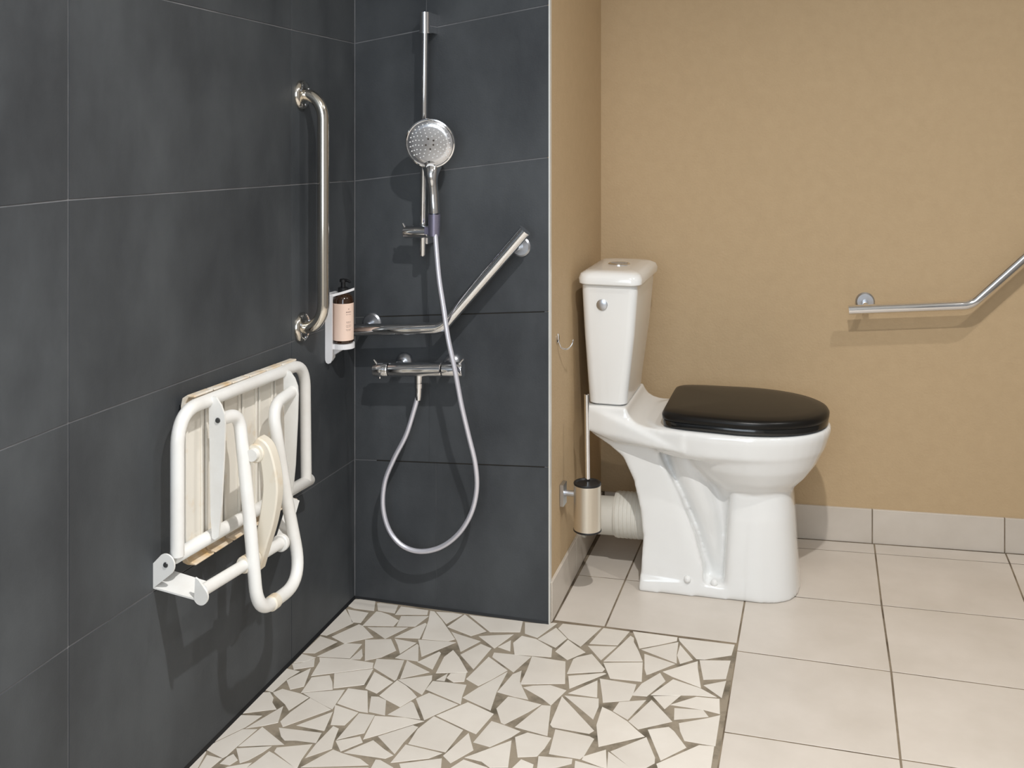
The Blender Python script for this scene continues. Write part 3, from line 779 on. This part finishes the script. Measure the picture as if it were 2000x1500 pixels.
Geo().tube(spline(HP, 10), 0.0059, 16).obj('tube', 'hose', hose, True, O0)
Geo().lathe((0.1955, -0.06, 0.5405), (0.03, 0, 1), [(-0.012, 0.0068), (0.0, 0.0085), (0.018, 0.0088), (0.018, 0.0105), (0.029, 0.0105)], 20).obj('end_nut', 'chrome', hose, True, O0, 30)
Geo().lathe((0.2449, -0.0855, 0.989), (-0.02, 0, -1), [(0.0, 0.0085), (0.030, 0.0075), (0.034, 0.0065)], 20).obj('end_cone', 'satin', hose, True, O0, 30)

# thermostatic mixer
mix = thing('shower_mixer', (0.195, 0, 0.60), 'horizontal chrome thermostatic shower mixer under the angled bar', 'mixer tap')
X0 = mix.location
m0, m1 = Vector((0.0785, -0.06, 0.5945)), Vector((0.3095, -0.06, 0.6095))
md = (m1 - m0).normalized()
def mp(t): return m0 + md * t
Geo().lathe(mp(0.041), md, [(0, 0.0155), (0.002, 0.0172), (0.135, 0.0172), (0.137, 0.0155)], 40).obj('body', 'chrome', mix, True, X0, 35)
for t0, t1, sgn in ((0.0, 0.0395, -1), (0.1795, 0.2315, 1)):
    h = Geo().lathe(mp(t0), md, [(0, 0.0), (0.0005, 0.0150), (0.002, 0.0168), (t1 - t0 - 0.002, 0.0175), (t1 - t0, 0.0165)], 40, cap0=False).obj('handle', 'chrome', mix, True, X0, 35)
    Geo().tube([mp(t0 + 0.010 if sgn < 0 else t1 - 0.008) + Vector((0, -0.006, 0.016)), mp(t0 + 0.004 if sgn < 0 else t1 + 0.004) + Vector((0, -0.010, 0.027))], [0.0035, 0.0022], 12).obj('lever', 'chrome', h, True, X0, 40)
Geo().lathe(mp(0.018) + Vector((0, -0.006, -0.016)), (0, 0, -1), [(0, 0.0032), (0.004, 0.003), (0.006, 0)], 12, cap1=False).obj('stop_button', 'chrome', mix, True, X0, 40)
for c in ((0.1365, 0.0, 0.606), (0.2630, 0.0, 0.612)):
    Geo().lathe(c, (0, -1, 0), [(0, 0.0225), (0.006, 0.0220), (0.012, 0.0190), (0.017, 0.0130), (0.018, 0.011)], 36).obj('rosette', 'satin', mix, True, X0, 40)
    Geo().cyl((c[0], -0.015, c[2]), (c[0], -0.06, c[2] - 0.004), 0.0115).obj('inlet', 'chrome', mix, True, X0)
Geo().lathe((0.1962, -0.06, 0.5900), (0.0, 0, -1), [(0, 0.0110), (0.012, 0.0105), (0.020, 0.0105)], 24).obj('outlet', 'chrome', mix, True, X0, 40)

# soap dispenser: wall bracket and bottle
br = thing('bottle_bracket', (0, -0.14, 0.63), 'white plastic wall bracket holding the soap bottle', 'bracket')
Q0 = br.location
by0, by1 = -0.168, -0.108
oval = [(by0, 0.640), (by0 + 0.006, 0.630), (by0 + 0.018, 0.628), (by0 + 0.030, 0.628), (by0 + 0.044, 0.634), (by0 + 0.046, 0.650), (by0 + 0.050, 0.668), (by1, 0.680), (by1, 0.786), (by1 - 0.006, 0.792), (by0 + 0.004, 0.794), (by0, 0.788)]
Geo().prism(oval, 0, 0.0, 0.0055).obj('back_plate', 'white_plastic', br, False, Q0)
Geo().prism([(0.0005, 0.636), (0.003, 0.630), (0.008, 0.6275), (0.014, 0.6295), (0.0175, 0.636), (0.0185, 0.646), (0.0185, 0.790), (0.0005, 0.790)], 1, by0 - 0.0005, by0 + 0.0035).obj('side_rib', 'white_plastic', br, False, Q0)
bc = (0.0325, -0.137)
ringp = [(bc[0] + 0.0275 * math.cos(a), bc[1] + 0.0275 * math.sin(a)) for a in [-PI * 0.62 + PI * 1.24 * k / 20 for k in range(21)]]
shelfp = [(0.003, bc[1] + 0.028)] + [(0.003, bc[1] - 0.028)] + ringp
Geo().rings([[(x, y, 0.6615) for x, y in shelfp], [(x, y, 0.6735) for x, y in shelfp]]).obj('cup_shelf', 'white_plastic', br, False, Q0)
Geo().rings([[(0.003, bc[1] - 0.010, 0.640), (0.003, bc[1] + 0.010, 0.640), (0.006, bc[1] + 0.010, 0.640), (0.006, bc[1] - 0.010, 0.640)],
             [(0.003, bc[1] - 0.014, 0.6614), (0.003, bc[1] + 0.014, 0.6614), (0.040, bc[1] + 0.014, 0.6614), (0.040, bc[1] - 0.014, 0.6614)]]).obj('gusset', 'white_plastic', br, False, Q0)
strap = [(0.003, by0 + 0.002, 0.786), (0.020, by0 + 0.008, 0.790), (0.045, by0 + 0.026, 0.797), (0.056, by0 + 0.042, 0.801)]
G = Geo()
G.rings([[(x, y - 0.0018, z - 0.003), (x, y + 0.0018, z - 0.003), (x, y + 0.0018, z + 0.003), (x, y - 0.0018, z + 0.003)] for x, y, z in spline(strap, 6)])
G.obj('top_strap', 'white_plastic', br, False, Q0)
Geo().cyl((0.0052, by0 + 0.036, 0.645), (0.0066, by0 + 0.036, 0.645), 0.0045).obj('screw', 'screw', br, False, Q0)

bo = thing('soap_bottle', (bc[0], bc[1], 0.674), 'amber pump bottle with a pale pink label by the vertical bar', 'bottle')
W0 = bo.location
cb = (bc[0], bc[1], 0.6738)
Geo().lathe(cb, (0, 0, 1), [(0, 0.0), (0, 0.0225), (0.003, 0.0248), (0.103, 0.0248), (0.111, 0.0225), (0.117, 0.0150), (0.119, 0.0120), (0.121, 0.0120)], 40, cap0=False).obj('body', 'bottle', bo, True, W0, 40)
lab = Geo().lathe((cb[0], cb[1], cb[2] + 0.008), (0, 0, 1), [(0, 0.02515), (0.088, 0.02515)], 48, False, False).obj('label', 'label', bo, True, W0)
# printed lines on the label, facing the room
def strip(G, a0, a1, z, h):
    n = 6
    v, f = [], []
    for k in range(n + 1):
        a = a0 + (a1 - a0) * k / n
        x, y = cb[0] + 0.02525 * math.cos(a), cb[1] + 0.02525 * math.sin(a)
        v += [(x, y, z), (x, y, z + h)]
    for k in range(n): f.append((2 * k, 2 * k + 2, 2 * k + 3, 2 * k + 1))
    G.add(v, f)
G = Geo()
am = -PI / 2 + 0.98
rr = random.Random(5)
def words(z, h, a0, a1):
    a = a0
    while a < a1:
        wd = rr.uniform(0.05, 0.13)
        strip(G, a, min(a + wd, a1), z, h)
        a += wd + 0.045
for z, h, hw in ((0.082, 0.0022, 0.05), (0.0745, 0.0026, 0.27), (0.0695, 0.0012, 0.26), (0.052, 0.0012, 0.24), (0.0495, 0.0012, 0.22), (0.0445, 0.0010, 0.25), (0.0420, 0.0010, 0.28), (0.0395, 0.0010, 0.25), (0.034, 0.0010, 0.28), (0.0315, 0.0010, 0.2)):
    words(cb[2] + z, h, am - hw, am + hw)
G.obj('printing', 'print', lab, False, W0)
pump = Geo().lathe((cb[0], cb[1], cb[2] + 0.119), (0, 0, 1), [(0, 0.0125), (0.012, 0.0125), (0.013, 0.0110), (0.013, 0.0055), (0.026, 0.0055), (0.026, 0.0085), (0.032, 0.0085), (0.033, 0.007)], 28).obj('pump', 'black_matte', bo, True, W0, 35)
Geo().tube(spline([(cb[0], cb[1], cb[2] + 0.149), (cb[0] + 0.012, cb[1] - 0.003, cb[2] + 0.149), (cb[0] + 0.021, cb[1] - 0.005, cb[2] + 0.1455)], 5), [0.0042 - 0.00015 * i for i in range(11)], 14).obj('spout', 'black_matte', pump, True, W0, 50)

# ------------------------------------------------------------------ folding shower seat
seat = thing('folding_shower_seat', (0, -0.60, 0.36), 'white folding shower seat hinged up against the slate wall', 'shower seat')
Z0 = seat.location
xf = 0.05
def Fz(y): return 0.428 - 0.030 * (y + 0.85) / 0.5         # hinge tube drops slightly to the right
SH = Vector((-0.013, 0.0226, -0.0079))      # frame, slats and leg sit this far behind the bracket ears
frame = Geo().tube(fillet([(xf, -0.853, 0.440), (xf, -0.853, 0.694), (xf, -0.366, 0.678), (xf, -0.360, 0.415)], 0.062, 12), 0.0122, 22).shift(SH).obj('seat_frame', 'powder', seat, True, Z0, 60)
Geo().cyl((0.044, -0.856, 0.4370), (xf, -0.338, 0.4120), 0.0125, bev=0.004).shift(SH).obj('hinge_tube', 'powder', seat, True, Z0, 45)
# slats hang over both tubes
n = 6
ya, yb2 = -0.800, -0.402
for i in range(n):
    y0 = ya + (yb2 - ya) * i / n + 0.0025
    y1 = ya + (yb2 - ya) * (i + 1) / n - 0.0025
    ym = (y0 + y1) / 2
    zt = 0.7095 - 0.0165 * (ym + 0.80) / 0.40
    zb = 0.4055 - 0.0130 * (ym + 0.80) / 0.40
    G = Geo()
    prof = [(0.020, zb + 0.010), (0.024, zb - 0.003), (0.034, zb - 0.006), (0.052, zb - 0.005), (0.053, zb - 0.002), (0.036, zb + 0.001), (0.029, zb + 0.012), (0.027, zb + 0.04),
            (0.027, zt - 0.04), (0.030, zt - 0.014), (0.036, zt - 0.004), (0.050, zt - 0.003), (0.050, zt + 0.001), (0.034, zt + 0.001), (0.023, zt - 0.006), (0.020, zt - 0.02)]
    G.prism(prof, 1, y0, y1)
    # raised rounded edges of the tray
    for e0, e1 in ((y0 + 0.0005, y0 + 0.0080), (y1 - 0.0080, y1 - 0.0005)):
        G.box(0.0265, 0.0315, e0, e1, zb + 0.022, zt - 0.022)
    G.box(0.0265, 0.0315, y0 + 0.0080, y1 - 0.0080, zb + 0.022, zb + 0.030)
    G.v = [(x, y, z - 0.037 * (y - ym)) for x, y, z in G.v]
    o = G.shift(SH).obj('slat', 'slat', seat, False, Z0)
    bv = o.modifiers.new('b', 'BEVEL'); bv.width = 0.0018; bv.segments = 2; bv.limit_method = 'ANGLE'
# side plates carrying the leg
pl = [(0.053, 0.684), (0.056, 0.694), (0.062, 0.700), (0.068, 0.698), (0.079, 0.684), (0.0855, 0.668), (0.087, 0.650), (0.0855, 0.60), (0.080, 0.50), (0.0735, 0.440), (0.066, 0.434), (0.060, 0.436), (0.057, 0.48), (0.055, 0.60)]
p1 = Geo().prism(pl, 1, -0.757, -0.7525).shift(SH).obj('side_plate', 'powder', seat, False, Z0)
p2 = Geo().prism([(x, z - 0.016) for x, z in pl], 1, -0.470, -0.4655).shift(SH).obj('side_plate', 'powder', seat, False, Z0)
for p, y, z in ((p1, -0.757, 0.656), (p2, -0.470, 0.640)):
    Geo().lathe((0.0725, y, z), (0, -1, 0), [(0, 0.0052), (0.002, 0.0045), (0.002, 0)], 14, cap1=False).shift(SH).obj('bolt', 'screw', p, False, Z0)
# hanging U leg
leg = [(0.0725, -0.753, 0.656), (0.0735, -0.684, 0.650), (0.098, -0.690, 0.470), (0.122, -0.6995, 0.284), (0.122, -0.520, 0.272), (0.100, -0.540, 0.430), (0.0735, -0.556, 0.632), (0.0725, -0.469, 0.640)]
leg = [Vector(p) + (SH if i in (0, 7) else SH * 0.8 if i in (1, 6) else SH * 0.1 if i in (2, 5) else SH * -0.3) for i, p in enumerate(leg)]
LP = fillet(leg, [0.045, 0.2, 0.050, 0.075, 0.2, 0.045], 10)
Geo().tube(LP, 0.0122, 22).obj('leg_loop', 'powder', seat, True, Z0, 60)
a, b = Vector(leg[3]), Vector(leg[4])
dd = (b - a).normalized()
tag(Geo().cyl(a + dd * 0.048, a + dd * 0.070, 0.0145, bev=0.002).obj('rubber_foot', 'cream', seat, True, Z0, 40), 'cream rubber foot sleeve')
# wall bracket, near side: ear, shelf plate and outer ear
ear = [(0.0, 0.3775), (0.0, 0.4215)] + [(0.0250 + 0.0180 * math.cos(a), 0.4215 + 0.0190 * math.sin(a)) for a in [math.radians(118 - 12.5 * k) for k in range(15)]]
bk = Geo().prism(ear, 1, -0.8485, -0.8450).obj('wall_bracket', 'powder', seat, False, Z0)
Geo().add([(0, -0.848, 0.3765), (0.0835, -0.848, 0.3665), (0.0835, -0.800, 0.3755), (0, -0.795, 0.3855), (0, -0.848, 0.3795), (0.0835, -0.848, 0.3695), (0.0835, -0.800, 0.3785), (0, -0.795, 0.3885)],
          [(0, 3, 2, 1), (4, 5, 6, 7), (0, 1, 5, 4), (1, 2, 6, 5), (2, 3, 7, 6), (3, 0, 4, 7)]).obj('bracket_shelf', 'powder', bk, False, Z0)
ear2 = [(0.0825, 0.3665), (0.0845, 0.4060), (0.0905, 0.4030)] + [(0.0950 + 0.0145 * math.cos(a), 0.3745 + 0.0155 * math.sin(a)) for a in [math.radians(42 - 13 * k) for k in range(14)]]
Geo().prism(ear2, 1, -0.8485, -0.8445).obj('bracket_ear', 'powder', bk, False, Z0)
Geo().lathe((0.0255, -0.8485, 0.4215), (0, -1, 0), [(0, 0.0050), (0.0015, 0.0042), (0.0015, 0)], 14, cap1=False).obj('bolt', 'screw', bk, False, Z0)
# lower cross bar and linkage
Geo().cyl((0.0965, -0.8450, 0.3835), (0.0965, -0.566, 0.3612), 0.0108).obj('cross_bar', 'powder', seat, True, Z0, 40)
la, lb = Vector((0.0965, -0.562, 0.362)), Vector((0.040, -0.400, 0.388))
ld = (lb - la).normalized()
lu = Vector((0, 0, 1)); lu = (lu - ld * lu.dot(ld)).normalized(); ln = ld.cross(lu)
ls = lu * 0.45 + ln * -0.89
lw = ld.cross(ls)
lk = Geo()
lk.rings([[la + ls * sx * 0.0125 + lw * sw * 0.0018 for sx, sw in ((-1, -1), (1, -1), (1, 1), (-1, 1))], [lb + ls * sx * 0.0125 + lw * sw * 0.0018 for sx, sw in ((-1, -1), (1, -1), (1, 1), (-1, 1))]])
link = lk.obj('link_plate', 'powder', seat, False, Z0)
Geo().lathe((0.0965, -0.568, 0.3612), (0, 1, -0.08), [(0, 0.015), (0.002, 0.017), (0.010, 0.017), (0.012, 0.0145)], 28).obj('link_eye', 'powder', link, True, Z0, 40)
mk = la + ld * 0.118 + lw * 0.0
for sg in (-1, 1):
    Geo().tube([mk + lw * sg * 0.0016 + (ls * math.cos(2 * PI * k / 12) + ld * math.sin(2 * PI * k / 12)) * 0.0036 for k in range(12)], 0.0009, 6, closed=True).obj('moulded_mark', 'screw', link, False, Z0)
# curved plastic arm with its hubs
cl = spline([(0.094, 0.592), (0.1145, 0.572), (0.1265, 0.510), (0.1195, 0.449), (0.1055, 0.395), (0.0935, 0.345)], 6)
cl = [Vector((p[0], 0, p[1])) for p in [(q[0], q[1]) for q in cl]] if False else [Vector((q[0], 0, q[1])) for q in cl]
outer, inner = [], []
for i, q in enumerate(cl):
    t = (cl[min(i + 1, len(cl) - 1)] - cl[max(i - 1, 0)]).normalized()
    nrm = Vector((t.z, 0, -t.x))
    hwid = 0.010 + 0.006 * math.sin(PI * i / (len(cl) - 1))
    outer.append((q + nrm * hwid)); inner.append((q - nrm * hwid))
ring = outer + inner[::-1]
arm = Geo().rings([[(p.x, -0.662, p.z) for p in ring], [(p.x, -0.636, p.z) for p in ring]]).obj('curved_arm', 'cream', seat, True, Z0, 40)
bv = arm.modifiers.new('b', 'BEVEL'); bv.width = 0.003; bv.segments = 2; bv.limit_method = 'ANGLE'
Geo().lathe((0.0965, -0.708, 0.3732), (0, 1, -0.08), [(0, 0.012), (0.0, 0.0145), (0.003, 0.0160), (0.038, 0.0160), (0.044, 0.0145)], 28).obj('hub', 'cream', arm, True, Z0, 35)
Geo().lathe((0.0965, -0.666, 0.569), (0, 1, 0), [(0, 0.013), (0.0, 0.0165), (0.002, 0.018), (0.030, 0.018), (0.034, 0.0165)], 28).obj('hub', 'cream', arm, True, Z0, 35)
Geo().cyl((0.0965, -0.678, 0.569), (0.0965, -0.636, 0.569), 0.0115).obj('pivot_tube', 'powder', arm, True, Z0, 40)
